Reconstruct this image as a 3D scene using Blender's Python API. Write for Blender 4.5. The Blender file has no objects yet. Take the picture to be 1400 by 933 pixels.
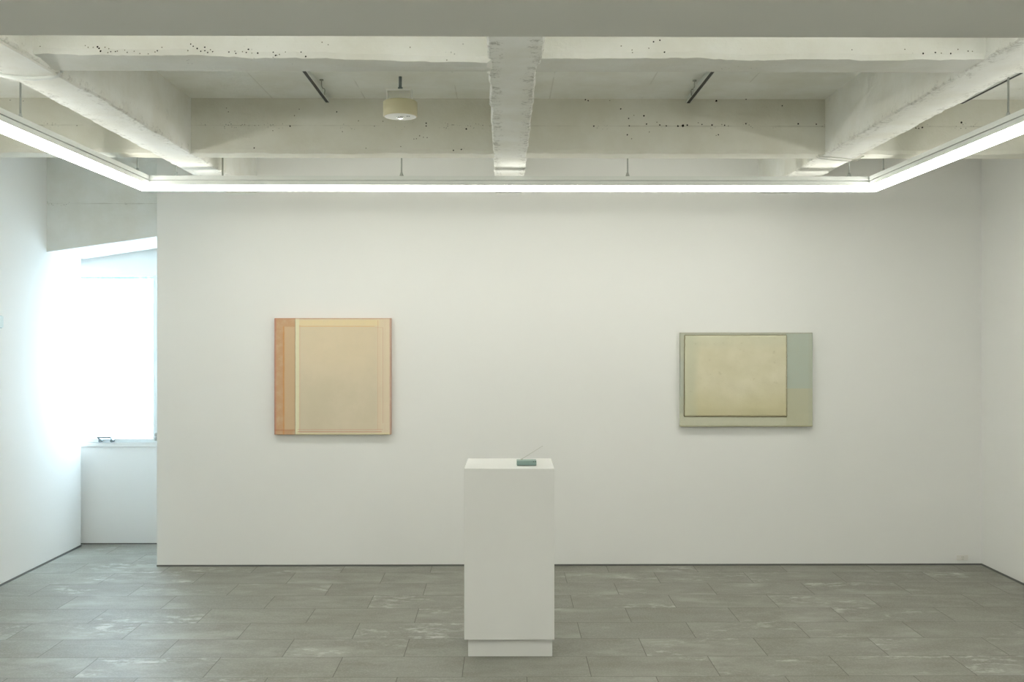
import bpy, bmesh, math, random
from mathutils import Vector, noise

random.seed(7)
sc = bpy.context.scene
COL = sc.collection

# ------------------------------------------------------------------ camera, world, exposure
EYE = 1.575
FPX = 1390.0                      # focal length in pixels of the 1400 x 933 frame
YAW = 0.00835
cam_d = bpy.data.cameras.new('camera')
cam_d.sensor_width = 36.0
cam_d.lens = FPX / 1400 * 36.0
cam_d.shift_y = -4.5 / 1400
cam_d.clip_start = 0.05
cam = bpy.data.objects.new('camera', cam_d)
COL.objects.link(cam)
cam.location = (0, 0, EYE)
cam.rotation_euler = (math.pi / 2, 0, -YAW)
sc.camera = cam

w = bpy.data.worlds.new('world')
sc.world = w
w.use_nodes = True
w.node_tree.nodes['Background'].inputs[0].default_value = (0.66, 0.88, 1.0, 1)
w.node_tree.nodes['Background'].inputs[1].default_value = 1.3

sc.view_settings.view_transform = 'Standard'
sc.view_settings.look = 'None'
sc.view_settings.gamma = 1.0
sc.view_settings.use_curve_mapping = False
sc.view_settings.exposure = 0.3
sc.cycles.use_denoising = True
sc.cycles.max_bounces = 12
sc.cycles.diffuse_bounces = 8
sc.cycles.sample_clamp_indirect = 6.0

STRIP_STRENGTH = {'back': 17.0, 'left': 19.5, 'right': 17.5, 'front': 20.0}   # set per side to balance the light; the unseen front side is added
REAR_FILL_STRENGTH = 10.5
SIDE_GLOW = 0.88                   # the diffuser's edge glows less than its underside               # line above: unseen second ring, added as ambient fill behind the viewer
STRIP_COLOUR = (1.0, 1.0, 0.92)

# daylight outside the frosted window, coming in from the side away from the daylit wall
sun_d = bpy.data.lights.new('daylight', 'AREA')
sun_d.shape = 'RECTANGLE'
sun_d.size, sun_d.size_y = 2.0, 2.4
sun_d.energy = 10000.0
sun_d.color = (0.80, 0.90, 1.0)
sun = bpy.data.objects.new('daylight', sun_d)
COL.objects.link(sun)
sun.location = (-1.6, 9.9, 4.3)
sun.rotation_euler = (Vector((-3.0, 7.8, 1.45)) - Vector(sun.location)).to_track_quat('-Z', 'Y').to_euler()

# ------------------------------------------------------------------ key dimensions (metres; floor z = 0, camera at x = y = 0)
Y_WALL = 7.015                    # face of the back wall
Y_ALC = 7.78                      # back of the window alcove
X_L, X_R = -3.187, 3.31           # side walls
X_PART = -2.385                   # free end of the back wall, beside the alcove
Z_SLAB = EYE + 1.296
Z_BEAM = EYE + 0.999
Z_SOF, Y_SOF = EYE + 0.741, 2.5
Y_FRONT = -2.6


def at(px, py, Y):
    """World point on the plane y = Y seen at a pixel of the photograph."""
    u, v = (px - 700) / FPX, (462 - py) / FPX
    dx, dy = u * math.cos(YAW) + math.sin(YAW), math.cos(YAW) - u * math.sin(YAW)
    s = Y / dy
    return Vector((s * dx, Y, EYE + s * v))


# ------------------------------------------------------------------ materials
def lin1(c):
    c /= 255.0
    return c / 12.92 if c <= 0.04045 else ((c + 0.055) / 1.055) ** 2.4


def alb(r, g, b):
    """Surface colour of something photographed as (r, g, b) under the gallery's light."""
    return tuple(max(0.0, min(0.95, v)) for v in (lin1(r) / 0.85, lin1(g) / 0.86, lin1(b) / 0.75)) + (1,)


class NT:
    def __init__(self, name):
        self.m = bpy.data.materials.new(name)
        self.m.use_nodes = True
        self.t = self.m.node_tree
        self.p = self.t.nodes['Principled BSDF']

    def n(self, kind, **kw):
        nd = self.t.nodes.new(kind)
        for k, v in kw.items():
            setattr(nd, k, v)
        return nd

    def set(self, sock, v):
        if isinstance(v, bpy.types.NodeSocket):
            self.t.links.new(v, sock)
        else:
            sock.default_value = v

    def math(self, op, a, b=0.0, c=None, clamp=False):
        nd = self.n('ShaderNodeMath', operation=op, use_clamp=clamp)
        self.set(nd.inputs[0], a)
        self.set(nd.inputs[1], b)
        if c is not None:
            self.set(nd.inputs[2], c)
        return nd.outputs[0]

    def mix(self, f, a, b):
        nd = self.n('ShaderNodeMix', data_type='RGBA')
        self.set(nd.inputs[0], f)
        self.set(nd.inputs[6], a)
        self.set(nd.inputs[7], b)
        return nd.outputs[2]

    def noise(self, vec, scale, detail=4, rough=0.55, out=0):
        nd = self.n('ShaderNodeTexNoise')
        self.set(nd.inputs['Vector'], vec)
        nd.inputs['Scale'].default_value = scale
        nd.inputs['Detail'].default_value = detail
        nd.inputs['Roughness'].default_value = rough
        return nd.outputs[out]

    def smooth(self, v, lo, hi):
        nd = self.n('ShaderNodeMapRange', interpolation_type='SMOOTHSTEP')
        self.set(nd.inputs['Value'], v)
        nd.inputs['From Min'].default_value = lo
        nd.inputs['From Max'].default_value = hi
        return nd.outputs[0]

    def xyz(self, vec):
        nd = self.n('ShaderNodeSeparateXYZ')
        self.set(nd.inputs[0], vec)
        return nd.outputs

    def comb(self, x, y, z):
        nd = self.n('ShaderNodeCombineXYZ')
        for i, v in enumerate((x, y, z)):
            self.set(nd.inputs[i], v)
        return nd.outputs[0]

    def pos(self):
        return self.n('ShaderNodeNewGeometry').outputs['Position']

    def obj(self):
        return self.n('ShaderNodeTexCoord').outputs['Object']

    def bump(self, h, strength=0.2, dist=0.01):
        nd = self.n('ShaderNodeBump')
        nd.inputs['Strength'].default_value = strength
        nd.inputs['Distance'].default_value = dist
        self.set(nd.inputs['Height'], h)
        self.t.links.new(nd.outputs[0], self.p.inputs['Normal'])

    def base(self, c, rough=0.6, spec=0.3, metal=0.0):
        self.set(self.p.inputs['Base Color'], c)
        self.set(self.p.inputs['Roughness'], rough)
        self.p.inputs['Specular IOR Level'].default_value = spec
        self.p.inputs['Metallic'].default_value = metal


def plain(name, c, rough=0.5, spec=0.3, metal=0.0, grain=0.0, scale=80):
    k = NT(name)
    c4 = tuple(c[:3]) + (1,)
    if grain:
        f = k.noise(k.obj(), scale, 5)
        d = tuple(x * (1 - grain) for x in c4[:3]) + (1,)
        k.base(k.mix(f, c4, d), rough, spec, metal)
    else:
        k.base(c4, rough, spec, metal)
    return k.m


def wall_paint():
    k = NT('matte_white_wall_paint')
    p = k.pos()
    k.base(k.mix(k.noise(p, 1.3, 4), (0.815, 0.815, 0.80, 1), (0.785, 0.785, 0.77, 1)), 0.75, 0.2)
    k.bump(k.noise(p, 140, 3), 0.05, 0.002)
    return k.m


def concrete(name, c=(0.78, 0.78, 0.74), pits=0.5, seam=None, scuff=0.0, boards=False):
    k = NT(name)
    p = k.pos()
    ps = k.xyz(p)
    col = k.mix(k.smooth(k.noise(p, 3.1, 6, 0.6), 0.3, 0.72), tuple(c) + (1,), (c[0] * 0.9, c[1] * 0.885, c[2] * 0.84, 1))
    # small pits left in the cast face, gathered in patches
    vo = k.n('ShaderNodeTexVoronoi')
    k.set(vo.inputs['Vector'], p)
    vo.inputs['Scale'].default_value = 55
    dot = k.smooth(vo.outputs['Distance'], 0.19, 0.12)
    patch = k.smooth(k.noise(p, 2.3, 4, 0.65), 0.66 - 0.12 * pits, 0.74 - 0.1 * pits)
    h = k.math('MULTIPLY', dot, patch)
    if seam is not None:
        d = k.math('ABSOLUTE', k.math('SUBTRACT', ps[2], seam))
        wob = k.math('MULTIPLY', k.noise(p, 6, 3), 0.05)
        near = k.smooth(k.math('ADD', d, wob), 0.05, 0.028)
        vo2 = k.n('ShaderNodeTexVoronoi')
        k.set(vo2.inputs['Vector'], p)
        vo2.inputs['Scale'].default_value = 80
        sel = k.smooth(k.noise(p, 5, 3), 0.5, 0.56)
        h = k.math('MAXIMUM', h, k.math('MULTIPLY', k.math('MULTIPLY', k.smooth(vo2.outputs['Distance'], 0.25, 0.14), near), sel))
        lnz = k.math('ADD', d, k.math('MULTIPLY', k.math('SUBTRACT', k.noise(p, 9, 3), 0.5), 0.012))
        line = k.math('MULTIPLY', k.math('MULTIPLY', k.smooth(lnz, 0.005, 0.001), k.smooth(k.noise(p, 3.5, 4), 0.38, 0.62)), 0.3)
        col = k.mix(line, col, (0.25, 0.23, 0.17, 1))
    if boards:
        fx = k.math('ABSOLUTE', k.math('SUBTRACT', k.math('FRACT', k.math('MULTIPLY', ps[0], 2.0)), 0.5))
        ln = k.math('MULTIPLY', k.smooth(fx, 0.012, 0.0), k.smooth(k.noise(p, 4, 4), 0.46, 0.58))
        col = k.mix(k.math('MULTIPLY', ln, 0.25), col, (0.3, 0.28, 0.21, 1))
    if scuff:
        a = k.n('ShaderNodeAttribute', attribute_name='edge')
        s1 = k.noise(k.comb(k.math('MULTIPLY', ps[0], 1.0), k.math('MULTIPLY', ps[1], 0.8), ps[2]), 34, 8, 0.78)
        m = k.smooth(k.math('MULTIPLY_ADD', a.outputs['Fac'], 0.17, s1), 0.63, 0.79)
        col = k.mix(k.math('MULTIPLY', m, scuff), col, (0.33, 0.32, 0.28, 1))
        s2 = k.noise(p, 11, 5, 0.7)
        m2 = k.math('MULTIPLY', k.smooth(s2, 0.60, 0.70), 0.22)
        col = k.mix(m2, col, (0.6, 0.6, 0.57, 1))
    col = k.mix(k.math('MULTIPLY', h, 0.8), col, (0.09, 0.085, 0.06, 1))
    k.base(col, 0.8, 0.2)
    bh = k.math('ADD', k.noise(p, 14, 6, 0.65), k.math('MULTIPLY', k.noise(p, 70, 4), 0.35))
    k.bump(k.math('SUBTRACT', bh, k.math('MULTIPLY', h, 1.0)), 0.28, 0.012)
    return k.m


def floor_tiles():
    k = NT('grey_stone_tiles')
    s = k.xyz(k.pos())
    ry = k.math('MULTIPLY', k.math('SUBTRACT', s[1], 0.226), 1 / 0.2995)
    row = k.math('FLOOR', ry)
    par = k.math('FLOORED_MODULO', row, 2.0)
    rx = k.math('MULTIPLY', k.math('SUBTRACT', k.math('MULTIPLY_ADD', par, -0.3, s[0]), FLOOR_X0), 1 / 0.6)
    colm = k.math('FLOOR', rx)
    fx, fy = k.math('FRACT', rx), k.math('FRACT', ry)
    wn = k.n('ShaderNodeTexWhiteNoise', noise_dimensions='2D')
    k.set(wn.inputs['Vector'], k.comb(row, colm, 0))
    rnd = wn.outputs['Value']
    rc = k.xyz(wn.outputs['Color'])
    # every tile gets its own piece of stone
    q = k.comb(k.math('MULTIPLY_ADD', rc[0], 37, s[0]), k.math('MULTIPLY_ADD', rc[1], 37, s[1]), k.math('MULTIPLY', rc[2], 37))
    qs = k.n('ShaderNodeMapping')
    k.set(qs.inputs['Vector'], q)
    qs.inputs['Scale'].default_value = (0.6, 1.2, 1)
    qv = qs.outputs[0]
    base = k.mix(rnd, (0.222, 0.220, 0.194, 1), (0.262, 0.260, 0.228, 1))
    base = k.mix(k.smooth(k.noise(qv, 5, 7, 0.65), 0.32, 0.7), base, (0.188, 0.183, 0.152, 1))
    cloud = k.smooth(k.noise(qv, 3.2, 6, 0.6), 0.5, 0.72)
    base = k.mix(k.math('MULTIPLY', cloud, 0.42), base, (0.42, 0.42, 0.395, 1))
    # whitish scuffed veins on some tiles
    vein = k.math('MULTIPLY', k.smooth(k.noise(qv, 2.4, 3), 0.50, 0.62), k.smooth(k.noise(qv, 17, 9, 0.72), 0.48, 0.66))
    vein = k.math('MULTIPLY', vein, k.smooth(rc[1], 0.25, 0.75))
    base = k.mix(k.math('MULTIPLY', vein, 0.75), base, (0.58, 0.58, 0.56, 1))
    fine = k.noise(q, 110, 4, 0.7)
    base = k.mix(k.math('MULTIPLY', k.smooth(fine, 0.42, 0.68), 0.3), base, (0.42, 0.42, 0.38, 1))
    gx = k.math('MULTIPLY', k.math('MINIMUM', fx, k.math('SUBTRACT', 1.0, fx)), 0.6)
    gy = k.math('MULTIPLY', k.math('MINIMUM', fy, k.math('SUBTRACT', 1.0, fy)), 0.2995)
    gd = k.math('MINIMUM', gx, gy)
    g = k.smooth(gd, 0.0022, 0.0012)
    k.base(k.mix(g, base, (0.09, 0.085, 0.07, 1)), k.math('MULTIPLY_ADD', k.noise(qv, 8, 5), 0.16, 0.44), 0.34)
    k.bump(k.math('SUBTRACT', k.math('MULTIPLY', k.noise(q, 60, 5), 0.3), g), 0.18, 0.004)
    return k.m


FLOOR_X0 = 0.108
M_WALL = wall_paint()
M_FLOOR = floor_tiles()
M_SLAB = concrete('painted_slab', (0.87, 0.88, 0.85), 0.25, None, 0, True)
M_BEAM_LONG = concrete('painted_beam_scuffed', (0.85, 0.855, 0.83), 0.1, None, 0.7)
M_BEAM_SIDE = concrete('painted_beam_plain', (0.85, 0.855, 0.83), 0.2, None, 0.5)
M_BEAM_NEAR = concrete('painted_beam_near', (0.75, 0.755, 0.72), 0.55)
M_BEAM_FAR = concrete('painted_beam_far', (0.72, 0.715, 0.65), 0.35, EYE + 1.149)
M_HEADER = concrete('painted_header', (0.78, 0.80, 0.79), 0.0, EYE + 0.937)
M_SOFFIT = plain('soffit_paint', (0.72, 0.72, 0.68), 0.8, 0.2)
M_HOLE = plain('bore_hole', (0.02, 0.019, 0.014), 0.9, 0.1)
M_HOLE2 = plain('shallow_pit', (0.19, 0.18, 0.135), 0.9, 0.1)
M_GAP = plain('shadow_gap_metal', (0.13, 0.135, 0.125), 0.6, 0.3)
M_WHITE = plain('white_lacquer', (0.745, 0.745, 0.725), 0.55, 0.3, 0, 0.03, 3)
M_METAL_W = plain('white_coated_metal', (0.72, 0.74, 0.72), 0.4, 0.4)
M_STEEL = plain('brushed_steel', (0.20, 0.24, 0.25), 0.5, 0.4, 0.3)
M_BLACK = plain('black_track', (0.012, 0.012, 0.011), 0.5, 0.3)
M_CREAM = plain('cream_lamp_body', alb(196, 190, 150), 0.5, 0.3)
M_CREAM2 = plain('lamp_underside', (0.80, 0.80, 0.77), 0.5, 0.3)
M_CHROME = plain('chrome', (0.75, 0.76, 0.76), 0.12, 0.5, 1.0)
M_GREEN = plain('grey_green_enamel', alb(124, 146, 132), 0.45, 0.35, 0, 0.08, 40)
M_GREEN_D = plain('dark_green_trim', alb(84, 98, 88), 0.5, 0.3)
M_PLATE = plain('beige_plastic', alb(208, 207, 190), 0.5, 0.3)
M_PLATE_D = plain('beige_plastic_socket', alb(160, 160, 136), 0.5, 0.3)
M_SWITCH = plain('pale_switch_plastic', (0.66, 0.74, 0.74), 0.5, 0.3)
M_SWITCH_D = plain('switch_rim_grey', (0.36, 0.44, 0.46), 0.5, 0.3)
M_ROD = plain('grey_rod', (0.40, 0.42, 0.40), 0.4, 0.4)
M_WIRE2 = plain('painted_wire', (0.50, 0.50, 0.45), 0.6, 0.3)
M_WIRE = plain('dull_wire', (0.33, 0.34, 0.29), 0.5, 0.4)
M_FRAME = plain('window_frame_paint', (0.74, 0.79, 0.80), 0.45, 0.35)


def strip_light_mat(name, strength):
    k = NT(name)
    k.base((0.8, 0.8, 0.75, 1), 0.5)
    k.p.inputs['Emission Color'].default_value = STRIP_COLOUR + (1,)
    k.p.inputs['Emission Strength'].default_value = strength
    return k.m


def frosted_glass():
    k = NT('frosted_glass')
    p = k.pos()
    st = k.n('ShaderNodeMapping')
    k.set(st.inputs['Vector'], p)
    st.inputs['Scale'].default_value = (3.0, 1.0, 1.1)
    f = k.smooth(k.noise(st.outputs[0], 3.2, 6, 0.62), 0.36, 0.66)
    c = k.mix(f, (0.55, 0.74, 0.82, 1), (0.98, 0.99, 0.99, 1))
    tr = k.n('ShaderNodeBsdfTranslucent')
    k.set(tr.inputs['Color'], c)
    rf = k.n('ShaderNodeBsdfRefraction')
    k.set(rf.inputs['Color'], c)
    rf.inputs['Roughness'].default_value = 0.5
    rf.inputs['IOR'].default_value = 1.12
    mx = k.n('ShaderNodeMixShader')
    mx.inputs[0].default_value = 0.66
    k.t.links.new(tr.outputs[0], mx.inputs[1])
    k.t.links.new(rf.outputs[0], mx.inputs[2])
    gl = k.n('ShaderNodeBsdfGlossy')
    gl.inputs['Roughness'].default_value = 0.35
    m2 = k.n('ShaderNodeMixShader')
    m2.inputs[0].default_value = 0.05
    k.t.links.new(mx.outputs[0], m2.inputs[1])
    k.t.links.new(gl.outputs[0], m2.inputs[2])
    k.t.links.new(m2.outputs[0], k.t.nodes['Material Output'].inputs[0])
    return k.m


M_LIGHT = {k_: strip_light_mat('luminous_diffuser_' + k_, v_) for k_, v_ in STRIP_STRENGTH.items()}
M_LIGHT_EDGE = {k_: strip_light_mat('diffuser_edge_' + k_, v_ * SIDE_GLOW) for k_, v_ in STRIP_STRENGTH.items()}
M_FILL_REAR = strip_light_mat('luminous_diffuser_rear', REAR_FILL_STRENGTH)
M_GLASS = frosted_glass()


# ------------------------------------------------------------------ mesh helpers
def box(bm, x0, x1, y0, y1, z0, z1, bevel=0.0, mat=0):
    r = bmesh.ops.create_cube(bm, size=1.0)
    vs = r['verts']
    for v in vs:
        v.co = Vector((x0 + (v.co.x + .5) * (x1 - x0), y0 + (v.co.y + .5) * (y1 - y0), z0 + (v.co.z + .5) * (z1 - z0)))
    fs = set(f for v in vs for f in v.link_faces)
    for f in fs:
        f.material_index = mat
    if bevel > 0:
        es = list(set(e for v in vs for e in v.link_edges))
        bmesh.ops.bevel(bm, geom=es, offset=bevel, segments=2, profile=0.5, affect='EDGES')


def tube(bm, pts, r, seg=8, r2=None):
    pts = [Vector(p) for p in pts]
    rings = []
    n = len(pts)
    for i, p in enumerate(pts):
        d = (pts[min(i + 1, n - 1)] - pts[max(i - 1, 0)]).normalized()
        a = Vector((0, 0, 1)) if abs(d.z) < 0.9 else Vector((1, 0, 0))
        u = d.cross(a).normalized()
        v = d.cross(u).normalized()
        rr = r if r2 is None else r + (r2 - r) * i / (n - 1)
        rings.append([bm.verts.new(p + (u * math.cos(t) + v * math.sin(t)) * rr) for t in (2 * math.pi * j / seg for j in range(seg))])
    for a, b in zip(rings, rings[1:]):
        for j in range(seg):
            f = bm.faces.new((a[j], a[(j + 1) % seg], b[(j + 1) % seg], b[j]))
            f.smooth = True
    bm.faces.new(rings[0][::-1])
    bm.faces.new(rings[-1])


def lathe(bm, cx, cy, prof, seg=40):
    """prof: list of (radius, z), swept around the vertical through cx, cy."""
    rings = []
    for r, z in prof:
        rings.append([bm.verts.new((cx + r * math.cos(t), cy + r * math.sin(t), z)) for t in (2 * math.pi * j / seg for j in range(seg))])
    for a, b in zip(rings, rings[1:]):
        for j in range(seg):
            f = bm.faces.new((a[j], a[(j + 1) % seg], b[(j + 1) % seg], b[j]))
            f.smooth = True
    bm.faces.new(rings[0][::-1])
    bm.faces.new(rings[-1])


def link(name, bm, mats, parent=None, origin=None, normals=True):
    if normals:
        bmesh.ops.recalc_face_normals(bm, faces=bm.faces)
    o_ = Vector(origin) if origin is not None else Vector((0, 0, 0))
    if origin is not None:
        for v in bm.verts:
            v.co -= o_
    me = bpy.data.meshes.new(name)
    bm.to_mesh(me)
    bm.free()
    ob = bpy.data.objects.new(name, me)
    for m in (mats if isinstance(mats, (list, tuple)) else [mats]):
        me.materials.append(m)
    COL.objects.link(ob)
    if parent is not None:
        ob.parent = parent
        ob.location = o_ - parent.location
    else:
        ob.location = o_
    return ob


def tag(o, label=None, cat=None, group=None, kind=None):
    for k, v in (('label', label), ('category', cat), ('group', group), ('kind', kind)):
        if v:
            o[k] = v
    return o


def root(name, loc, label, cat, group=None):
    o = bpy.data.objects.new(name, None)
    o.empty_display_size = 0.1
    COL.objects.link(o)
    o.location = loc
    return tag(o, label, cat, group)


def struct(name, bm, mats, label, cat, parent=None):
    o = link(name, bm, mats, parent)
    if parent is None:
        tag(o, label, cat, None, 'structure')
    elif label:
        o['label'] = label
    return o


def box_struct(name, dims, m, label, cat, bevel=0.0):
    bm = bmesh.new()
    box(bm, *dims, bevel=bevel)
    return struct(name, bm, m, label, cat)


# ------------------------------------------------------------------ the room shell
box_struct('floor', (-3.7, 3.6, Y_FRONT - 0.2, 8.1, -0.2, 0.0), M_FLOOR, 'grey stone-look tiled floor laid in running bond', 'floor')
box_struct('ceiling', (-3.7, 3.6, Y_SOF, 8.1, Z_SLAB, Z_SLAB + 0.2), M_SLAB, 'painted concrete slab between the beams', 'ceiling')
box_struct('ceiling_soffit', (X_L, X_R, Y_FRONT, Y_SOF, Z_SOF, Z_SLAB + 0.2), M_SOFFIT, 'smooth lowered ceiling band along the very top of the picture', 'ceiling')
box_struct('wall_back', (X_PART, X_R + 0.3, Y_WALL, 7.86, 0.0, Z_SLAB), M_WALL, 'broad white wall carrying the two paintings', 'wall', 0.002)
box_struct('wall_right', (X_R, X_R + 0.3, Y_FRONT, Y_WALL, 0.0, Z_SLAB + 0.2), M_WALL, 'plain white wall meeting the corner by the socket', 'wall')
box_struct('wall_left', (X_L - 0.12, X_L, Y_FRONT, 7.695, 0.0, Z_SLAB), M_WALL, 'white wall lit by daylight from the window', 'wall', 0.002)
box_struct('wall_front', (-3.7, 3.6, Y_FRONT - 0.2, Y_FRONT, 0.0, Z_SLAB + 0.2), M_WALL, 'white wall behind the viewer', 'wall')
box_struct('wall_outer', (-3.7, -3.5, Y_FRONT, 7.86, 0.0, Z_SLAB), M_WALL, 'white outer wall beyond the daylit wall', 'wall')

# wall with the window opening at the back of the alcove
WX0, WX1 = -3.34, at(209.5, 480, Y_ALC).x
WZ0, WZ1 = at(160, 600, Y_ALC).z, at(160, 377, Y_ALC).z
bm = bmesh.new()
box(bm, -3.5, X_PART, Y_ALC, 7.86, 0.0, WZ0 - 0.03)
box(bm, -3.5, X_PART, Y_ALC, 7.86, WZ1, Z_SLAB)
box(bm, -3.5, WX0, Y_ALC, 7.86, WZ0 - 0.03, WZ1)
box(bm, WX1 + 0.03, X_PART, Y_ALC, 7.86, WZ0 - 0.03, WZ1)
struct('wall_alcove', bm, M_WALL, 'white wall around the frosted window at the end of the alcove', 'wall')

# header with a sloping underside above the alcove
bm = bmesh.new()
zl, zr = EYE + 0.598, EYE + 0.716
pts = []
for y in (7.12, 7.74):
    pts.append([bm.verts.new(p) for p in ((X_L, y, zl), (X_PART + 0.02, y, zr), (X_PART + 0.02, y, Z_SLAB), (X_L, y, Z_SLAB))])
bm.faces.new(pts[0])
bm.faces.new(pts[1][::-1])
for i in range(4):
    j = (i + 1) % 4
    bm.faces.new((pts[0][j], pts[0][i], pts[1][i], pts[1][j]))
struct('lintel', bm, M_HEADER, 'concrete header with a sloping underside above the window alcove', 'beam')

# shadow gap strips at the foot of the walls
for nm, dims, lb in (('baseboard_back', (X_PART, X_R - 0.004, Y_WALL - 0.004, Y_WALL + 0.01, 0.0, 0.011), 'thin dark strip at the foot of the painting wall'),
                     ('baseboard_right', (X_R - 0.004, X_R + 0.01, Y_FRONT, Y_WALL - 0.004, 0.0, 0.012), 'thin dark strip at the foot of the wall by the socket'),
                     ('baseboard_left', (X_L - 0.01, X_L + 0.004, Y_FRONT, 7.695, 0.0, 0.013), 'thin dark strip at the foot of the daylit wall'),
                     ('baseboard_alcove', (-3.5, X_PART, Y_ALC - 0.004, Y_ALC + 0.01, 0.0, 0.008), 'thin dark strip under the window')):
    box_struct(nm, dims, M_GAP, lb, 'baseboard')

# ------------------------------------------------------------------ window
win = root('window_1', (WX0, Y_ALC, WZ0), 'frosted window full of daylight at the end of the alcove', 'window')
win['kind'] = 'structure'
bm = bmesh.new()
vs = [bm.verts.new((x, 7.82, z)) for x, z in ((WX0, WZ0), (WX1, WZ0), (WX1, WZ1), (WX0, WZ1))]
bm.faces.new(vs)
link('pane', bm, M_GLASS, win)
bm = bmesh.new()
box(bm, WX0, WX1 + 0.03, 7.775, 7.85, WZ0 - 0.03, WZ0, 0.003)
box(bm, WX1, WX1 + 0.03, 7.775, 7.85, WZ0, WZ1, 0.003)
box(bm, WX0, WX1 + 0.03, 7.80, 7.85, WZ1 - 0.006, WZ1)
link('window_frame', bm, M_FRAME, win)
bm = bmesh.new()
box(bm, -3.5, X_PART, Y_ALC - 0.012, Y_ALC + 0.02, WZ0 - 0.062, WZ0 - 0.032, 0.003)
link('window_sill', bm, M_WHITE, win)
# the window operator: a flat bar carried on two slanting arms with round pivots
bm = bmesh.new()
yh = Y_ALC - 0.03
a, b = at(133, 598.4, yh), at(152.2, 598.4, yh)
box(bm, a.x, b.x, yh - 0.02, yh + 0.01, a.z - 0.006, a.z + 0.008, 0.003)
for px, kx in ((134, 137.3), (151.7, 153.2)):
    t, q = at(px, 598.6, yh), at(kx, 603.0, yh)
    tube(bm, [t, q], 0.006, 8)
    tube(bm, [q + Vector((0, -0.012, 0)), q + Vector((0, 0.04, 0))], 0.0115, 14)
h = link('window_handle', bm, M_STEEL, win)
h['label'] = 'grey metal window handle bar'
bm = bmesh.new()
for py in (594.5, 600.3):
    q = at(212.6, py, Y_ALC - 0.012)
    tube(bm, [q + Vector((0, 0, -0.012)), q + Vector((0, 0, 0.012))], 0.006, 10)
    box(bm, q.x - 0.004, q.x + 0.02, q.y + 0.002, q.y + 0.014, q.z - 0.014, q.z + 0.014, 0.002)
link('hinge', bm, M_ROD, win)


# ------------------------------------------------------------------ concrete beams
def nz(x, y, z=0.0, sc_=1.0):
    return noise.noise(Vector((x * sc_, y * sc_, z)))


def sweep(name, prof_at, stations, axis, mats, label, holes=()):
    """A beam: prof_at(s) gives the closed cross-section (a, z) at station s; edge flags drive the scuffed look."""
    bm = bmesh.new()
    lay = bm.verts.layers.float.new('edge')
    rings = []
    for s in stations:
        ring = []
        for a, z, e in prof_at(s):
            v = bm.verts.new((a, s, z) if axis == 'y' else (s, a, z))
            v[lay] = e
            ring.append(v)
        rings.append(ring)
    n = len(rings[0])
    for r0, r1 in zip(rings, rings[1:]):
        for j in range(n):
            bm.faces.new((r0[j], r0[(j + 1) % n], r1[(j + 1) % n], r1[j]))
    bm.faces.new(rings[0][::-1])
    bm.faces.new(rings[-1])
    bmesh.ops.recalc_face_normals(bm, faces=bm.faces)
    for p, r, m in holes:
        k = 9
        ph = random.random() * 6
        rr = [r * (0.75 + 0.5 * random.random()) for _ in range(k)]
        vs = [bm.verts.new((p.x + rr[i] * math.cos(ph + i * 2 * math.pi / k), p.y - 0.0025, p.z + rr[i] * math.sin(ph + i * 2 * math.pi / k))) for i in range(k)]
        f = bm.faces.new(vs)
        f.normal_update()
        if f.normal.y > 0:
            f.normal_flip()
        f.material_index = m
    o = link(name, bm, mats, normals=False)
    return tag(o, label, 'beam', None, 'structure')


def frange(a, b, step):
    n = max(1, int(round((b - a) / step)))
    return [a + (b - a) * i / n for i in range(n + 1)]


def long_beam(xl, xr, y0, y1, seed, rag, label, mat_):
    def prof(s):
        e1 = rag * (nz(s, seed, 0, 5) + 0.6 * nz(s, seed + 3, 0, 17) + 0.22 * nz(s, seed, 1, 34))
        e2 = rag * (nz(s, seed + 9, 0, 5) + 0.6 * nz(s, seed + 13, 0, 17) + 0.22 * nz(s, seed + 9, 1, 40))
        c1 = 0.006 + 0.3 * rag * max(0, nz(s, seed + 20, 0, 13) + 0.3)
        c2 = 0.006 + 0.3 * rag * max(0, nz(s, seed + 30, 0, 13) + 0.3)
        l, r = xl(s) + e1, xr(s) + e2
        zb = Z_BEAM + 0.003 * nz(s, seed + 40, 0, 3)
        w_ = r - l
        return [(xl(s), Z_SLAB + 0.05, 0), (xl(s), Z_BEAM + 0.12, 0), (xl(s) + 0.3 * e1, Z_BEAM + 0.05, 0.2), (l, zb + c1, 0.8), (l + c1, zb, 1.0),
                (l + 0.22 * w_, zb - 0.001, 0.75), (l + 0.36 * w_, zb - 0.001, 0.1), (l + 0.64 * w_, zb - 0.001, 0.1), (l + 0.78 * w_, zb - 0.001, 0.75),
                (r - c2, zb, 1.0), (r, zb + c2, 0.8), (xr(s) + 0.3 * e2, Z_BEAM + 0.05, 0.2), (xr(s), Z_BEAM + 0.12, 0), (xr(s), Z_SLAB + 0.05, 0)]
    return sweep('ceiling_beam', prof, frange(y0, y1, 0.022), 'y', [mat_], label)


Y_END = Y_WALL + 0.01
long_beam(lambda s: -1.896 - 0.004 * (s - 3.54), lambda s: -1.677 - 0.006 * (s - 3.54), Y_SOF - 0.02, Y_END, 1.0, 0.014, 'painted concrete beam running to the wall above the window side', M_BEAM_SIDE)
bc = long_beam(lambda s: -0.056, lambda s: (0.139 if s < 3.695 else 0.139 - 0.014 * min(1, (s - 3.695) / 0.045)) + 0.002 * max(0, s - 3.81), Y_SOF - 0.02, Y_END, 5.0, 0.008, 'scuffed concrete beam running to the middle of the painting wall', M_BEAM_LONG)
long_beam(lambda s: 1.732 + 0.008 * (s - 3.54), lambda s: 1.936 + 0.012 * (s - 3.54), Y_SOF - 0.02, Y_END, 11.0, 0.013, 'painted concrete beam running to the wall on the socket side', M_BEAM_SIDE)


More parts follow.
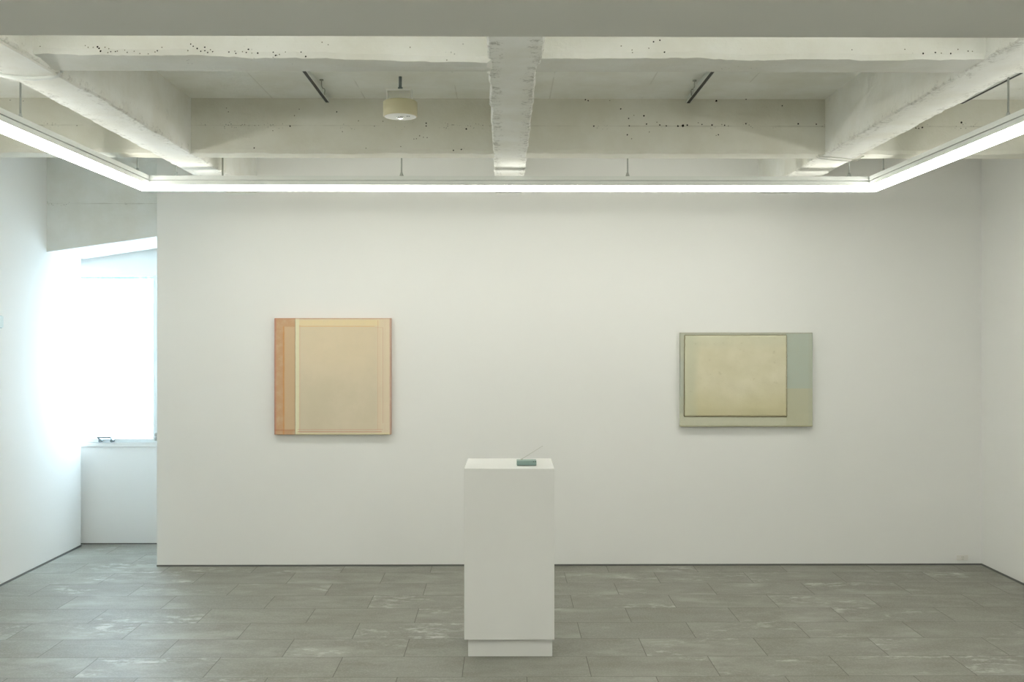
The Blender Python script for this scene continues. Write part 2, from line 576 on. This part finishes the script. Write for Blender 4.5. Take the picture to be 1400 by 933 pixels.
def cross_beam(yf, yb, seed, rag, zprof, mats, label, holes):
    def prof(s):
        e = rag * (nz(s, seed, 0, 4) + 0.6 * nz(s, seed + 3, 0, 15) + 0.35 * nz(s, seed, 1, 38))
        e2 = rag * (nz(s, seed + 9, 0, 4) + 0.6 * nz(s, seed + 13, 0, 15))
        zf, zb = zprof(s)
        c = 0.008 + 0.5 * rag * max(0, nz(s, seed + 20, 0, 11) + 0.3)
        return [(yf, Z_SLAB + 0.05, 0), (yf, zf + 0.05, 0), (yf, zf + c + 0.01 + e, 0.6), (yf + c, zf + e, 1), (yf + 0.06, zf + 0.2 * e, 0.2), (yb - 0.03, zb, 0.2),
                (yb - 0.006, zb + 0.3 * e2, 1), (yb, zb + 0.012, 0.6), (yb, Z_SLAB + 0.05, 0)]
    return sweep('cross_beam', prof, frange(X_L, X_R, 0.022), 'x', mats, label, holes)


def crop_holes(Y, items):
    out = []
    for (ox, oy), lst in items:
        for t in lst:
            x, y = t[0], t[1]
            r = t[2] if len(t) > 2 else 3
            m = 1 if r >= 4 else 2
            p = at(ox + x / 3.889, oy + y / 3.889, Y)
            out.append((p, max(0.0022, r / 3.889 * Y / FPX * 0.92), m))
    return out


near_holes = crop_holes(3.63, [
    ((0, 40), [(455, 88), (470, 97), (497, 97), (520, 95, 6), (528, 103, 5), (536, 117, 6), (560, 97), (580, 105), (590, 120, 4), (575, 125), (615, 120, 4), (625, 117), (665, 112), (678, 124, 4),
               (715, 118), (745, 130), (790, 132), (825, 122), (838, 115, 4), (862, 97), (1000, 115), (1015, 80, 4), (1028, 92, 4), (1050, 103, 5), (1068, 118, 4), (1090, 97, 5), (1090, 115, 4),
               (1105, 125, 4), (1120, 110), (1132, 120, 4), (1218, 122, 4), (1250, 118), (1255, 130, 4), (1290, 120), (1310, 125, 4), (1322, 108, 5), (1340, 128), (215, 92)]),
    ((350, 40), [(10, 128, 5), (92, 123, 4), (105, 140, 5), (125, 135), (157, 122), (240, 122, 4), (265, 146, 5), (352, 70), (385, 83), (820, 97), (1015, 165)]),
    ((700, 40), [(752, 67, 5), (786, 60, 5), (810, 123, 5), (727, 102), (638, 112), (640, 125), (580, 90)]),
    ((1050, 40), [(445, 110), (823, 130, 5), (888, 125, 5), (970, 130, 5), (920, 128), (1062, 117, 4), (1085, 119), (727, 108), (1008, 108)])])
far_holes = crop_holes(5.505, [
    ((0, 40), [(1000, 486, 5), (1005, 420, 4), (1205, 420), (1215, 440), (1215, 510), (1352, 632, 4), (55, 378), (125, 382), (410, 513)]),
    ((350, 40), [(182, 516, 5), (230, 426), (430, 440, 4), (90, 540), (630, 516), (905, 500, 4), (905, 515, 4), (1118, 530, 5), (870, 567, 3.4), (890, 575), (910, 577), (840, 585), (853, 583),
                 (1050, 645, 4.5), (1092, 640, 4.5), (770, 625), (585, 633), (545, 488), (460, 545), (205, 460), (675, 490)]),
    ((700, 40), [(578, 424, 4.5), (701, 461, 5), (620, 475, 4), (648, 458), (623, 514, 4), (715, 505, 4), (770, 495), (785, 510, 4.5), (820, 515, 4), (882, 516, 5), (908, 514, 8), (932, 510, 5),
                 (1010, 507, 4), (1063, 510, 5), (1115, 508), (1130, 511, 4), (1243, 503, 4.5), (1097, 562, 4), (1085, 565), (613, 562, 4), (636, 583), (435, 516, 4), (1086, 381, 6), (1244, 374, 4),
                 (390, 376, 4), (405, 380, 4), (520, 380), (730, 547), (990, 498), (1150, 515)]),
    ((1050, 40), [(160, 504, 5), (256, 506, 4), (75, 408, 4), (1028, 497, 6), (765, 525, 4), (785, 526, 4), (820, 523, 5), (800, 528, 4)])])


def z_near(s):
    if s < -0.05:
        t = max(0.0, min(1.0, (s + 1.68) / 1.6))
        return Z_BEAM + 0.012 - 0.029 * t * t, Z_BEAM + 0.004
    return Z_BEAM + 0.002 + 0.008 * nz(s, 3, 0, 1.3), Z_BEAM + 0.004


cross_beam(3.633, 3.836, 2.0, 0.007, z_near, [M_BEAM_NEAR, M_HOLE, M_HOLE2], 'pitted concrete cross beam just under the lowered ceiling band', near_holes)
cross_beam(5.51, 5.67, 6.0, 0.007, lambda s: (Z_BEAM + 0.002 + 0.004 * nz(s, 8, 0, 1.3), Z_BEAM + 0.002), [M_BEAM_FAR, M_HOLE, M_HOLE2], 'pitted concrete cross beam just in front of the painting wall', far_holes)

# thin plaster layer under the window-side beam
bm = bmesh.new()
st = frange(Y_SOF, 4.07, 0.04)
lo, hi = [], []
for s in st:
    j = 0.004 * nz(s, 77, 0, 9)
    end = 0.02 * nz(s, 5, 0, 40)
    lo.append([bm.verts.new((x, s, z)) for x, z in ((-1.776 + j, Z_BEAM + 0.01), (-1.776 + j, Z_BEAM - 0.008), (-1.688 + j, Z_BEAM - 0.008), (-1.688 + j, Z_BEAM + 0.01))])
for a, b in zip(lo, lo[1:]):
    for i in range(4):
        bm.faces.new((a[i], a[(i + 1) % 4], b[(i + 1) % 4], b[i]))
bm.faces.new(lo[0][::-1])
bm.faces.new(lo[-1])
struct('beam_plaster', bm, M_BEAM_LONG, 'flat plaster layer under the near end of the window-side beam', 'beam')

# ------------------------------------------------------------------ suspended light ring
ZB, ZD, ZM, ZT = EYE + 0.868, EYE + 0.8953, EYE + 0.9227, EYE + 0.950
XI0, XI1, YI0, YI1 = -2.074, 2.153, 2.75, 5.97
DW = 0.0552                                            # width of the luminous face
ring = root('suspended_light', ((XI0 + XI1) / 2, (YI0 + YI1) / 2, ZB), 'white rectangular ring of linear light hung below the beams', 'ceiling light')


def side_box(bm, side, i0, i1, z0, z1, mitre=0.0):
    """One side of the ring between the offsets i0 and i1 outward of the inner edge, mitred at the corners."""
    def corners(off):
        return {'back': [(XI0 - off, YI1 + off), (XI1 + off, YI1 + off)], 'front': [(XI1 + off, YI0 - off), (XI0 - off, YI0 - off)],
                'left': [(XI0 - off, YI0 - off), (XI0 - off, YI1 + off)], 'right': [(XI1 + off, YI1 + off), (XI1 + off, YI0 - off)]}[side]
    a, b = corners(i0), corners(i1)
    if mitre:
        d = (Vector(a[1]) - Vector(a[0])).normalized() * mitre
        a = [tuple(Vector(a[0]) + d), tuple(Vector(a[1]) - d)]
        b = [tuple(Vector(b[0]) + d), tuple(Vector(b[1]) - d)]
    q = [a[0], a[1], b[1], b[0]]
    v0 = [bm.verts.new((x, y, z0)) for x, y in q]
    v1 = [bm.verts.new((x, y, z1)) for x, y in q]
    bm.faces.new(v0)
    bm.faces.new(v1[::-1])
    for i in range(4):
        j = (i + 1) % 4
        bm.faces.new((v0[j], v0[i], v1[i], v1[j]))


for side in ('back', 'left', 'right', 'front'):
    bm = bmesh.new()
    side_box(bm, side, 0.0, DW + 0.006, ZM + 0.003, ZT, 0.002)
    side_box(bm, side, 0.012, DW + 0.004, ZM - 0.004, ZM + 0.004, 0.002)
    side_box(bm, side, 0.0, DW + 0.006, ZD, ZM - 0.003, 0.002)
    hs = link('light_housing', bm, M_METAL_W, ring)
    bm = bmesh.new()
    side_box(bm, side, 0.0, DW + 0.004, ZB, ZD - 0.0005)
    bm.normal_update()
    for f in bm.faces:
        f.material_index = 0 if abs(f.normal.z) > 0.5 else 1
    df = link('diffuser', bm, [M_LIGHT[side], M_LIGHT_EDGE[side]], hs)
    df.location = (0, 0, 0)
    df['label'] = 'glowing white diffuser'

# unseen fill ring, added behind the viewer to raise the ambient light
rear = root('suspended_light', (0.04, -0.1, Z_SOF - 0.16), 'unseen ring of linear light added behind the viewer as fill', 'ceiling light')
XF = (XI0, XI1, YI0, YI1)
XI0, XI1, YI0, YI1 = -2.0, 2.08, -1.9, 1.4
for side in ('back', 'left', 'right', 'front'):
    bm = bmesh.new()
    side_box(bm, side, 0.0, DW + 0.006, Z_SOF - 0.13, Z_SOF - 0.07, 0.0015)
    hs = link('light_housing', bm, M_METAL_W, rear)
    bm = bmesh.new()
    side_box(bm, side, 0.0, DW + 0.006, Z_SOF - 0.16, Z_SOF - 0.1305)
    df = link('diffuser', bm, M_FILL_REAR, hs)
    df.location = (0, 0, 0)
for x in (XI0 - 0.03, XI1 + 0.03):
    for y in (-1.5, 1.0):
        bm = bmesh.new()
        tube(bm, [(x, y, Z_SOF - 0.071), (x, y, Z_SOF)], 0.0045, 8)
        link('hanger_rod', bm, M_METAL_W, rear)
XI0, XI1, YI0, YI1 = XF

rods = []
for px in (241, 549, 858, 1161):
    rods.append((at(px, 240, YI1 + 0.03).x, YI1 + 0.03))
for px, sx in ((28, XI0 - 0.03), (188, XI0 - 0.03), (1207.6, XI1 + 0.03), (1378.5, XI1 + 0.03)):
    u = (px - 700) / FPX
    rods.append((sx, sx * (math.cos(YAW) - u * math.sin(YAW)) / (u * math.cos(YAW) + math.sin(YAW))))
for x, y in rods:
    bm = bmesh.new()
    tube(bm, [(x, y, ZT - 0.001), (x, y, Z_SLAB)], 0.0045, 8)
    lathe(bm, x, y, [(0.013, ZT - 0.001), (0.012, ZT + 0.006), (0.0055, ZT + 0.026)], 14)
    lathe(bm, x, y, [(0.006, Z_SLAB - 0.02), (0.018, Z_SLAB - 0.006), (0.018, Z_SLAB)], 14)
    link('hanger_rod', bm, M_ROD, ring)

bm = bmesh.new()
q = at(304.3, 235, YI1 + 0.03)
tube(bm, [(q.x, q.y, ZT - 0.001), (q.x, q.y, Z_SLAB)], 0.0055, 8)
pl = link('power_lead', bm, M_WIRE, ring)
pl['label'] = 'grey power lead rising to the slab'

# ------------------------------------------------------------------ ceiling fittings
ld = root('ceiling_lamp', (at(547.3, 160, 5.05).x, 5.05, Z_SLAB), 'cream drum-shaped lamp hanging from the slab over the square painting', 'lamp')
cx, cy = ld.location.x, ld.location.y
zb_, zt_ = EYE + 302 * 5.05 / FPX, EYE + 302 * 5.05 / FPX + 0.076
R_ = 23.2 * 5.05 / FPX
bm = bmesh.new()
lathe(bm, cx, cy, [(R_ - 0.012, zb_ + 0.004), (R_ - 0.006, zb_), (R_, zb_ + 0.003), (R_, zt_ - 0.006), (R_ - 0.006, zt_)], 56)
body = link('lamp_body', bm, M_CREAM, ld)
bm = bmesh.new()
lathe(bm, cx, cy, [(R_ - 0.006, zb_ - 0.001), (R_ - 0.006, zb_ + 0.005)], 48)
u_ = link('underside_plate', bm, M_CREAM2, ld)
bm = bmesh.new()
lathe(bm, cx, cy, [(0.009, zb_ - 0.010), (0.016, zb_ - 0.006), (0.020, zb_ - 0.0005)], 24)
l_ = link('lens', bm, M_CHROME, ld)
l_['label'] = 'chrome lens in the underside'
bm = bmesh.new()
for dx in (0.026, 0.036):
    lathe(bm, cx + dx + 0.01, cy - 0.02, [(0.0035, zb_ - 0.003), (0.0035, zb_)], 10)
link('indicator_dot', bm, M_GREEN_D, ld)
bm = bmesh.new()
tube(bm, [(cx, cy, zt_ + 0.05), (cx, cy, Z_SLAB)], 0.008, 10)
lathe(bm, cx, cy, [(0.012, zt_ + 0.055), (0.012, zt_ + 0.07)], 14)
link('stem', bm, M_STEEL, ld)
bm = bmesh.new()
box(bm, cx - 0.068, cx + 0.060, cy - 0.03, cy + 0.03, zt_ + 0.047, zt_ + 0.056, 0.002)
box(bm, cx - 0.068, cx - 0.060, cy - 0.03, cy + 0.03, zt_ - 0.002, zt_ + 0.05, 0.002)
box(bm, cx + 0.052, cx + 0.060, cy - 0.03, cy + 0.03, zt_ - 0.002, zt_ + 0.05, 0.002)
link('bracket', bm, M_CREAM2, ld)

ZTR = EYE + 1.265
for x, lb in ((at(432.5, 120.5, 1.265 * FPX / 341.5).x, 'slim black lighting track on the slab near the drum lamp'),
              (at(956.5, 120.5, 1.265 * FPX / 341.5).x, 'slim black lighting track on the slab above the wide painting'),
              (2.474, 'slim black lighting track beyond the beam on the socket side')):
    tr = root('lighting_track', (x, 4.65, Z_SLAB), lb, 'track', 'lighting tracks on the slab')
    bm = bmesh.new()
    box(bm, x - 0.009, x + 0.009, 3.845, 5.475, ZTR, ZTR + 0.006, 0.001)
    link('rail', bm, M_BLACK, tr)
    bm = bmesh.new()
    for sx in (-1, 1):
        box(bm, x + sx * 0.0108 - 0.0018, x + sx * 0.0108 + 0.0018, 3.845, 5.477, ZTR - 0.0005, ZTR + 0.007)
    box(bm, x - 0.006, x + 0.006, 3.845, 5.47, ZTR + 0.006, Z_SLAB)
    f_ = link('rail_flange', bm, M_METAL_W, tr)
    f_['label'] = 'white side flange'

for px, sg, lb in ((439.5, 1, 'bent wire hook hanging from the slab beside the track near the drum lamp'),
                   (949.5, -1, 'bent wire hook hanging from the slab beside the track over the wide painting')):
    p = at(px, 109.5, 5.108)
    hk = root('ceiling_hook', (p.x, p.y, Z_SLAB), lb, 'hook', 'wire hooks on the slab')
    bm = bmesh.new()
    lathe(bm, p.x, p.y, [(0.010, Z_SLAB - 0.005), (0.010, Z_SLAB)], 14)
    link('base_plate', bm, M_WIRE, hk)
    bm = bmesh.new()
    k = 1 / 272.0
    pts = [(0, 0), (0, -4), (0.1, -8), (0.6, -10), (2.0, -12.3), (4.0, -12.8), (4.6, -14.5), (4.4, -18), (4.2, -21)]
    tube(bm, [(p.x + sg * a * k, p.y, Z_SLAB + b * k) for a, b in pts], 0.0028, 8)
    link('hook_wire', bm, M_WIRE, hk)

# white cable slung under the window-side beam
bm = bmesh.new()
sp = [(-1.886, 1.165), (-1.886, 1.14), (-1.90, 1.123), (-1.94, 1.114), (-2.006, 1.108), (-2.084, 1.113), (-2.14, 1.122), (-2.165, 1.14), (-2.30, 1.175), (-2.6, 1.26), (-2.9, 1.40), (-3.0, 1.463)]
tube(bm, [(x * 0.886, 3.862 + 0.01 * i / 11, EYE + z * 0.886) for i, (x, z) in enumerate(sp)], 0.0085, 10)
tag(link('cable', bm, M_METAL_W), 'thick white cable slung under the beam on the window side', 'cable')

# two thin wires under the socket-side beam
for i, (lst, lb) in enumerate(((((1116, 214.5), (1121.5, 217), (1140, 219.2), (1163, 220.6), (1174, 219)), 'thin painted wire under the socket-side beam, the one closer to the wall'),
                               (((1119, 212.5), (1126, 214.6), (1146, 215.8), (1166, 218.2), (1173, 217.6), (1181, 213.5)), 'thin painted wire under the socket-side beam, the one further from the wall'))):
    bm = bmesh.new()
    P = [at(x, y, (0.999 - 0.007) * FPX / (462 - y)) for x, y in lst]
    tube(bm, P, 0.0026, 8)
    tag(link('cable', bm, M_WIRE2), lb, 'cable', 'thin wires under the beam')


# ------------------------------------------------------------------ paintings
def paint(name, size, layers, base, weave=0.25, cloudy=None):
    """A canvas painted in rectangles; layers are (u0, u1, v0, v1, colour, opacity, edge softness), v down from the top."""
    k = NT(name)
    s = k.xyz(k.obj())
    W, H = size
    p = k.obj()
    wob = k.math('MULTIPLY', k.math('SUBTRACT', k.noise(p, 14, 4), 0.5), 0.006)
    u = k.math('ADD', k.math('MULTIPLY_ADD', s[0], 1 / W, 0.5), wob)
    v = k.math('ADD', k.math('MULTIPLY_ADD', s[2], -1 / H, 0.5), wob)
    col = base if not cloudy else k.mix(k.smooth(k.noise(p, 3.2, 6, 0.6), 0.32, 0.68), base, cloudy)
    for u0, u1, v0, v1, c, op, soft in layers:
        def edge(val, lo, hi):
            a = k.smooth(val, lo - soft, lo + soft)
            b = k.smooth(val, hi + soft, hi - soft)
            return k.math('MULTIPLY', a, b)
        m = k.math('MULTIPLY', edge(u, u0, u1), edge(v, v0, v1))
        br = k.smooth(k.noise(p, 22, 5, 0.65), 0.15, 0.6)
        m = k.math('MULTIPLY', k.math('MULTIPLY', m, k.math('MULTIPLY_ADD', br, 0.4, 0.6)), op)
        col = k.mix(m, col, c)
    wv = k.n('ShaderNodeTexNoise')
    k.set(wv.inputs['Vector'], p)
    wv.inputs['Scale'].default_value = 300
    col = k.mix(k.math('MULTIPLY', k.math('SUBTRACT', wv.outputs[0], 0.35), weave), col, alb(150, 140, 110))
    k.base(col, 0.7, 0.2)
    k.bump(wv.outputs[0], 0.12, 0.002)
    return k.m


S_ = 0.004
YP = Y_WALL - 0.042
a, b = at(375, 594.7, YP), at(534.6, 435.2, YP)
W1, H1 = b.x - a.x, b.z - a.z
A = alb
m1 = paint('ochre_canvas', (W1, H1), [
    (0.19, 0.98, -1, 0.45, A(208, 191, 152), 0.55, 0.22),
    (0.885, 2, -1, 2, A(209, 194, 160), 0.6, 0.012),
    (0.19, 0.90, 0.015, 0.068, A(212, 196, 146), 0.8, 0.012),
    (0.19, 0.86, 0.066, 0.074, A(203, 164, 104), 0.6, S_),
    (-1, 0.176, -1, 2, A(181, 146, 107), 1.0, 0.002),
    (0.086, 0.176, 0.075, 0.965, A(190, 166, 127), 0.85, 0.006),
    (0.074, 0.086, 0.07, 2, A(186, 134, 76), 0.8, S_),
    (-1, 0.014, -1, 2, A(166, 114, 96), 0.75, 0.006),
    (0.0, 0.176, 0.955, 0.968, A(168, 116, 82), 0.6, S_),
    (0.176, 0.181, -1, 2, A(110, 96, 62), 0.8, 0.0015),
    (0.181, 0.214, -1, 2, A(208, 204, 165), 0.95, 0.004),
    (0.214, 0.222, 0.06, 0.97, A(197, 166, 130), 0.55, S_),
    (0.885, 0.890, 0.02, 0.96, A(192, 158, 122), 0.7, 0.003),
    (0.903, 0.907, 0.10, 0.96, A(198, 160, 126), 0.5, 0.003),
    (0.928, 0.933, 0.08, 0.90, A(190, 152, 124), 0.7, 0.003),
    (0.945, 0.95, 0.02, 0.98, A(200, 176, 146), 0.5, 0.003),
    (0.86, 0.93, 0.078, 0.083, A(192, 160, 126), 0.6, 0.003),
    (0.2, 0.93, 0.953, 0.959, A(192, 150, 122), 0.65, 0.003),
    (0.2, 0.92, 0.971, 0.979, A(184, 132, 104), 0.75, S_),
    (0.19, 2, 0.984, 2, A(205, 196, 150), 0.7, S_),
    (0.988, 2, -1, 2, A(172, 128, 112), 0.7, 0.004),
    (-1, 2, -1, 0.008, A(176, 128, 104), 0.7, 0.004),
], A(200, 188, 157), 0.10, A(192, 182, 150))
bm = bmesh.new()
box(bm, a.x, b.x, YP, Y_WALL - 0.0005, a.z, b.z, 0.003)
o = link('painting', bm, m1, None, ((a.x + b.x) / 2, YP, (a.z + b.z) / 2))
tag(o, 'square ochre and beige abstract canvas with a brown band at one edge', 'painting')

a, b = at(930.2, 583.8, YP), at(1111, 455, YP)
W2, H2 = b.x - a.x, b.z - a.z
m2 = paint('grey_green_canvas', (W2, H2), [
    (-1, 2, 0.86, 2, A(186, 186, 156), 0.8, 0.02),
    (0.80, 2, 0.0, 0.595, A(165, 174, 154), 0.95, 0.004),
    (0.80, 2, 0.595, 2, A(174, 174, 142), 0.9, 0.004),
    (0.97, 2, -1, 2, A(160, 164, 140), 0.4, 0.01),
    (-1, 0.03, 0.3, 0.68, A(160, 166, 150), 0.5, 0.03),
    (-1, 2, 0.985, 2, A(140, 136, 98), 0.6, 0.006),
    (-1, 2, -1, 0.012, A(150, 146, 124), 0.6, 0.006),
], A(172, 174, 148), 0.15, A(166, 170, 146))
pr = root('painting', ((a.x + b.x) / 2, YP, (a.z + b.z) / 2), 'wide grey-green abstract canvas with a pale stitched cloth panel', 'painting')
bm = bmesh.new()
box(bm, a.x, b.x, YP, Y_WALL - 0.0005, a.z, b.z, 0.003)
link('canvas', bm, m2, pr, pr.location)
# the cloth panel, its wavering edge and its thread
fu = lambda t: a.x + t * W2
fv = lambda t: b.z - t * H2
PU0, PU1, PV0, PV1 = 0.032, 0.802, 0.030, 0.888
k = NT('pale_cloth')
pp = k.obj()
s = k.xyz(pp)
n1 = k.smooth(k.noise(pp, 4.2, 5, 0.55), 0.3, 0.7)
col = k.mix(n1, A(192, 187, 151), A(202, 197, 164))
low = k.smooth(k.math('ADD', s[2], k.math('MULTIPLY', k.noise(pp, 3, 3), 0.2)), 0.12, -0.12)
col = k.mix(k.math('MULTIPLY', low, 0.75), col, A(184, 178, 134))
topf = k.smooth(k.math('ADD', s[2], k.math('MULTIPLY', k.noise(pp, 5, 3), 0.12)), 0.24, 0.36)
col = k.mix(k.math('MULTIPLY', topf, 0.5), col, A(178, 180, 150))
lf = k.smooth(k.math('SUBTRACT', s[0], k.math('MULTIPLY', k.noise(pp, 5, 3), 0.12)), -0.36, -0.45)
col = k.mix(k.math('MULTIPLY', lf, 0.55), col, A(174, 178, 148))
spots = k.smooth(k.noise(pp, 30, 4), 0.64, 0.74)
col = k.mix(k.math('MULTIPLY', spots, 0.25), col, A(160, 152, 112))
k.base(col, 0.75, 0.2)
k.bump(k.math('ADD', k.noise(pp, 6, 4, 0.5), k.math('MULTIPLY', k.noise(pp, 260, 2), 0.1)), 0.25, 0.02)
m_cloth = k.m
bm = bmesh.new()
NX, NY = 70, 52
g = []
for j in range(NY + 1):
    row = []
    for i in range(NX + 1):
        u = PU0 + (PU1 - PU0) * i / NX
        v = PV0 + (PV1 - PV0) * j / NY
        x, z = fu(u), fv(v)
        edge = min(i, NX - i, j, NY - j)
        wob = 0.0016 * nz(u * 40, v * 40, 3) if edge == 0 else 0
        puff = 0.004 + 0.006 * min(1, edge / 5) + 0.0035 * nz(u * 7, v * 7, 9)
        row.append(bm.verts.new((x + wob, YP - max(0.002, puff), z + wob)))
    g.append(row)
for j in range(NY):
    for i in range(NX):
        f = bm.faces.new((g[j + 1][i], g[j + 1][i + 1], g[j][i + 1], g[j][i]))
        f.smooth = True
# closed sides back to the canvas
ringv = g[0][:] + [r[-1] for r in g[1:]] + g[-1][-2::-1] + [r[0] for r in g[-2:0:-1]]
bk = [bm.verts.new((v.co.x, YP + 0.001, v.co.z)) for v in ringv]
for i in range(len(ringv)):
    j = (i + 1) % len(ringv)
    bm.faces.new((ringv[i], ringv[j], bk[j], bk[i]))
fp = link('cloth_panel', bm, m_cloth, pr, pr.location)
fp['label'] = 'pale yellowish cloth panel stitched on the canvas'
m_thread = plain('dark_thread', A(112, 92, 70), 0.8, 0.2, 0, 0.4, 30)
m_thread2 = plain('olive_thread', A(126, 118, 84), 0.8, 0.2, 0, 0.3, 30)
bm = bmesh.new()


def thread(p, q, r, seed):
    n = 46
    pts = []
    for i in range(n + 1):
        t = i / n
        j1 = 0.0022 * nz(t * 22, seed) + 0.0012 * nz(t * 60, seed)
        u, v = p[0] + (q[0] - p[0]) * t, p[1] + (q[1] - p[1]) * t
        horizontal = abs(q[0] - p[0]) > abs(q[1] - p[1])
        pts.append((fu(u) + (0 if horizontal else j1), YP - 0.002, fv(v) + (j1 if horizontal else 0)))
    tube(bm, pts, r, 6)


thread((PU0 - 0.001, PV0), (PU0 - 0.004, PV1), 0.0030, 1)
thread((PU0, PV0 - 0.003), (PU1, PV0 - 0.006), 0.0019, 2)
thread((PU0 - 0.004, PV1 + 0.001), (PU1 + 0.002, PV1 + 0.006), 0.0034, 3)
thread((PU1 + 0.001, PV0), (PU1 + 0.003, PV1), 0.0019, 4)
th = link('seam_thread', bm, m_thread2, pr, pr.location)
th['label'] = 'dark olive seam around the cloth panel'

# ------------------------------------------------------------------ pedestal and the small radio on it
pd = root('pedestal', (-0.012 + 0.042, 5.21, 0), 'white rectangular plinth standing alone on the tiled floor', 'pedestal')
pd.rotation_euler.z = -YAW


def local_link(name, bm, m, parent, bevelled=True):
    bmesh.ops.recalc_face_normals(bm, faces=bm.faces)
    me = bpy.data.meshes.new(name)
    bm.to_mesh(me)
    bm.free()
    me.materials.append(m)
    ob = bpy.data.objects.new(name, me)
    COL.objects.link(ob)
    ob.parent = parent
    return ob


bm = bmesh.new()
box(bm, -0.2215, 0.2215, -0.2125, 0.2125, 0.089, 0.931, 0.0015)
local_link('body', bm, M_WHITE, pd)
bm = bmesh.new()
box(bm, -0.2035, 0.2125, -0.190, 0.195, 0.0, 0.0895, 0.0015)
local_link('base', bm, M_WHITE, pd)

c = at(720, 637.5, 5.10)
rd = root('radio', (c.x, 5.10 + 0.032, 0.931), 'small grey-green box radio with a slanting aerial on the white plinth', 'radio')
rd.rotation_euler.z = 0.01
bm = bmesh.new()
box(bm, -0.0490, 0.0490, -0.030, 0.030, 0.001, 0.0265, 0.0018)
local_link('casing', bm, M_GREEN, rd)
bm = bmesh.new()
box(bm, -0.0475, 0.0475, -0.0313, -0.029, 0.0010, 0.0048, 0.0005)
local_link('base_trim', bm, M_GREEN_D, rd)
for x in (0.034, 0.044):
    bm = bmesh.new()
    tube(bm, [(x, -0.029, 0.0215), (x, -0.0335, 0.0215)], 0.0028, 14)
    local_link('knob', bm, M_GREEN_D, rd)
bm = bmesh.new()
p0 = at(714, 627.6, 5.145) - rd.location
p1 = at(741.5, 610.3, 5.145) - rd.location
tube(bm, [p0 - (p1 - p0).normalized() * 0.006, p0 + (p1 - p0) * 0.45], 0.0013, 8)
tube(bm, [p0 + (p1 - p0) * 0.45, p1], 0.0009, 8)
bmesh.ops.create_icosphere(bm, subdivisions=2, radius=0.0016, matrix=__import__('mathutils').Matrix.Translation(p1))
box(bm, p0.x - 0.007, p0.x + 0.003, p0.y - 0.004, p0.y + 0.004, 0.0262, 0.031, 0.001)
an = local_link('aerial', bm, M_WIRE2, rd)
an['label'] = 'thin metal aerial'

# ------------------------------------------------------------------ wall plates
c = at(1315.5, 762.8, Y_WALL)
ot = root('wall_socket', (c.x, Y_WALL, c.z), 'beige electrical socket plate low on the wall by the corner', 'socket')
bm = bmesh.new()
box(bm, c.x - 0.039, c.x + 0.039, Y_WALL - 0.007, Y_WALL, c.z - 0.018, c.z + 0.018, 0.002)
link('face_plate', bm, M_PLATE, ot)
bm = bmesh.new()
box(bm, c.x - 0.0115, c.x + 0.0115, Y_WALL - 0.0085, Y_WALL - 0.002, c.z - 0.0125, c.z + 0.0125, 0.001)
link('outlet', bm, M_PLATE, ot)
bm = bmesh.new()
for dx in (-0.0055, 0.0055):
    box(bm, c.x + dx - 0.0014, c.x + dx + 0.0014, Y_WALL - 0.0092, Y_WALL - 0.003, c.z + 0.002, c.z + 0.009)
box(bm, c.x - 0.0085, c.x + 0.0085, Y_WALL - 0.0092, Y_WALL - 0.003, c.z - 0.0102, c.z - 0.0078)
link('slot', bm, M_PLATE_D, ot)

sw = root('wall_switch', (X_L, 6.42, EYE + 0.10), 'small pale control box on the daylit wall at the picture edge', 'switch')
zc = EYE + 0.10
bm = bmesh.new()
box(bm, X_L, X_L + 0.012, 6.35, 6.468, zc - 0.040, zc + 0.040, 0.003)
link('back_plate', bm, M_SWITCH_D, sw)
bm = bmesh.new()
box(bm, X_L + 0.010, X_L + 0.024, 6.356, 6.460, zc - 0.036, zc + 0.037, 0.003)
link('cover', bm, M_SWITCH, sw)
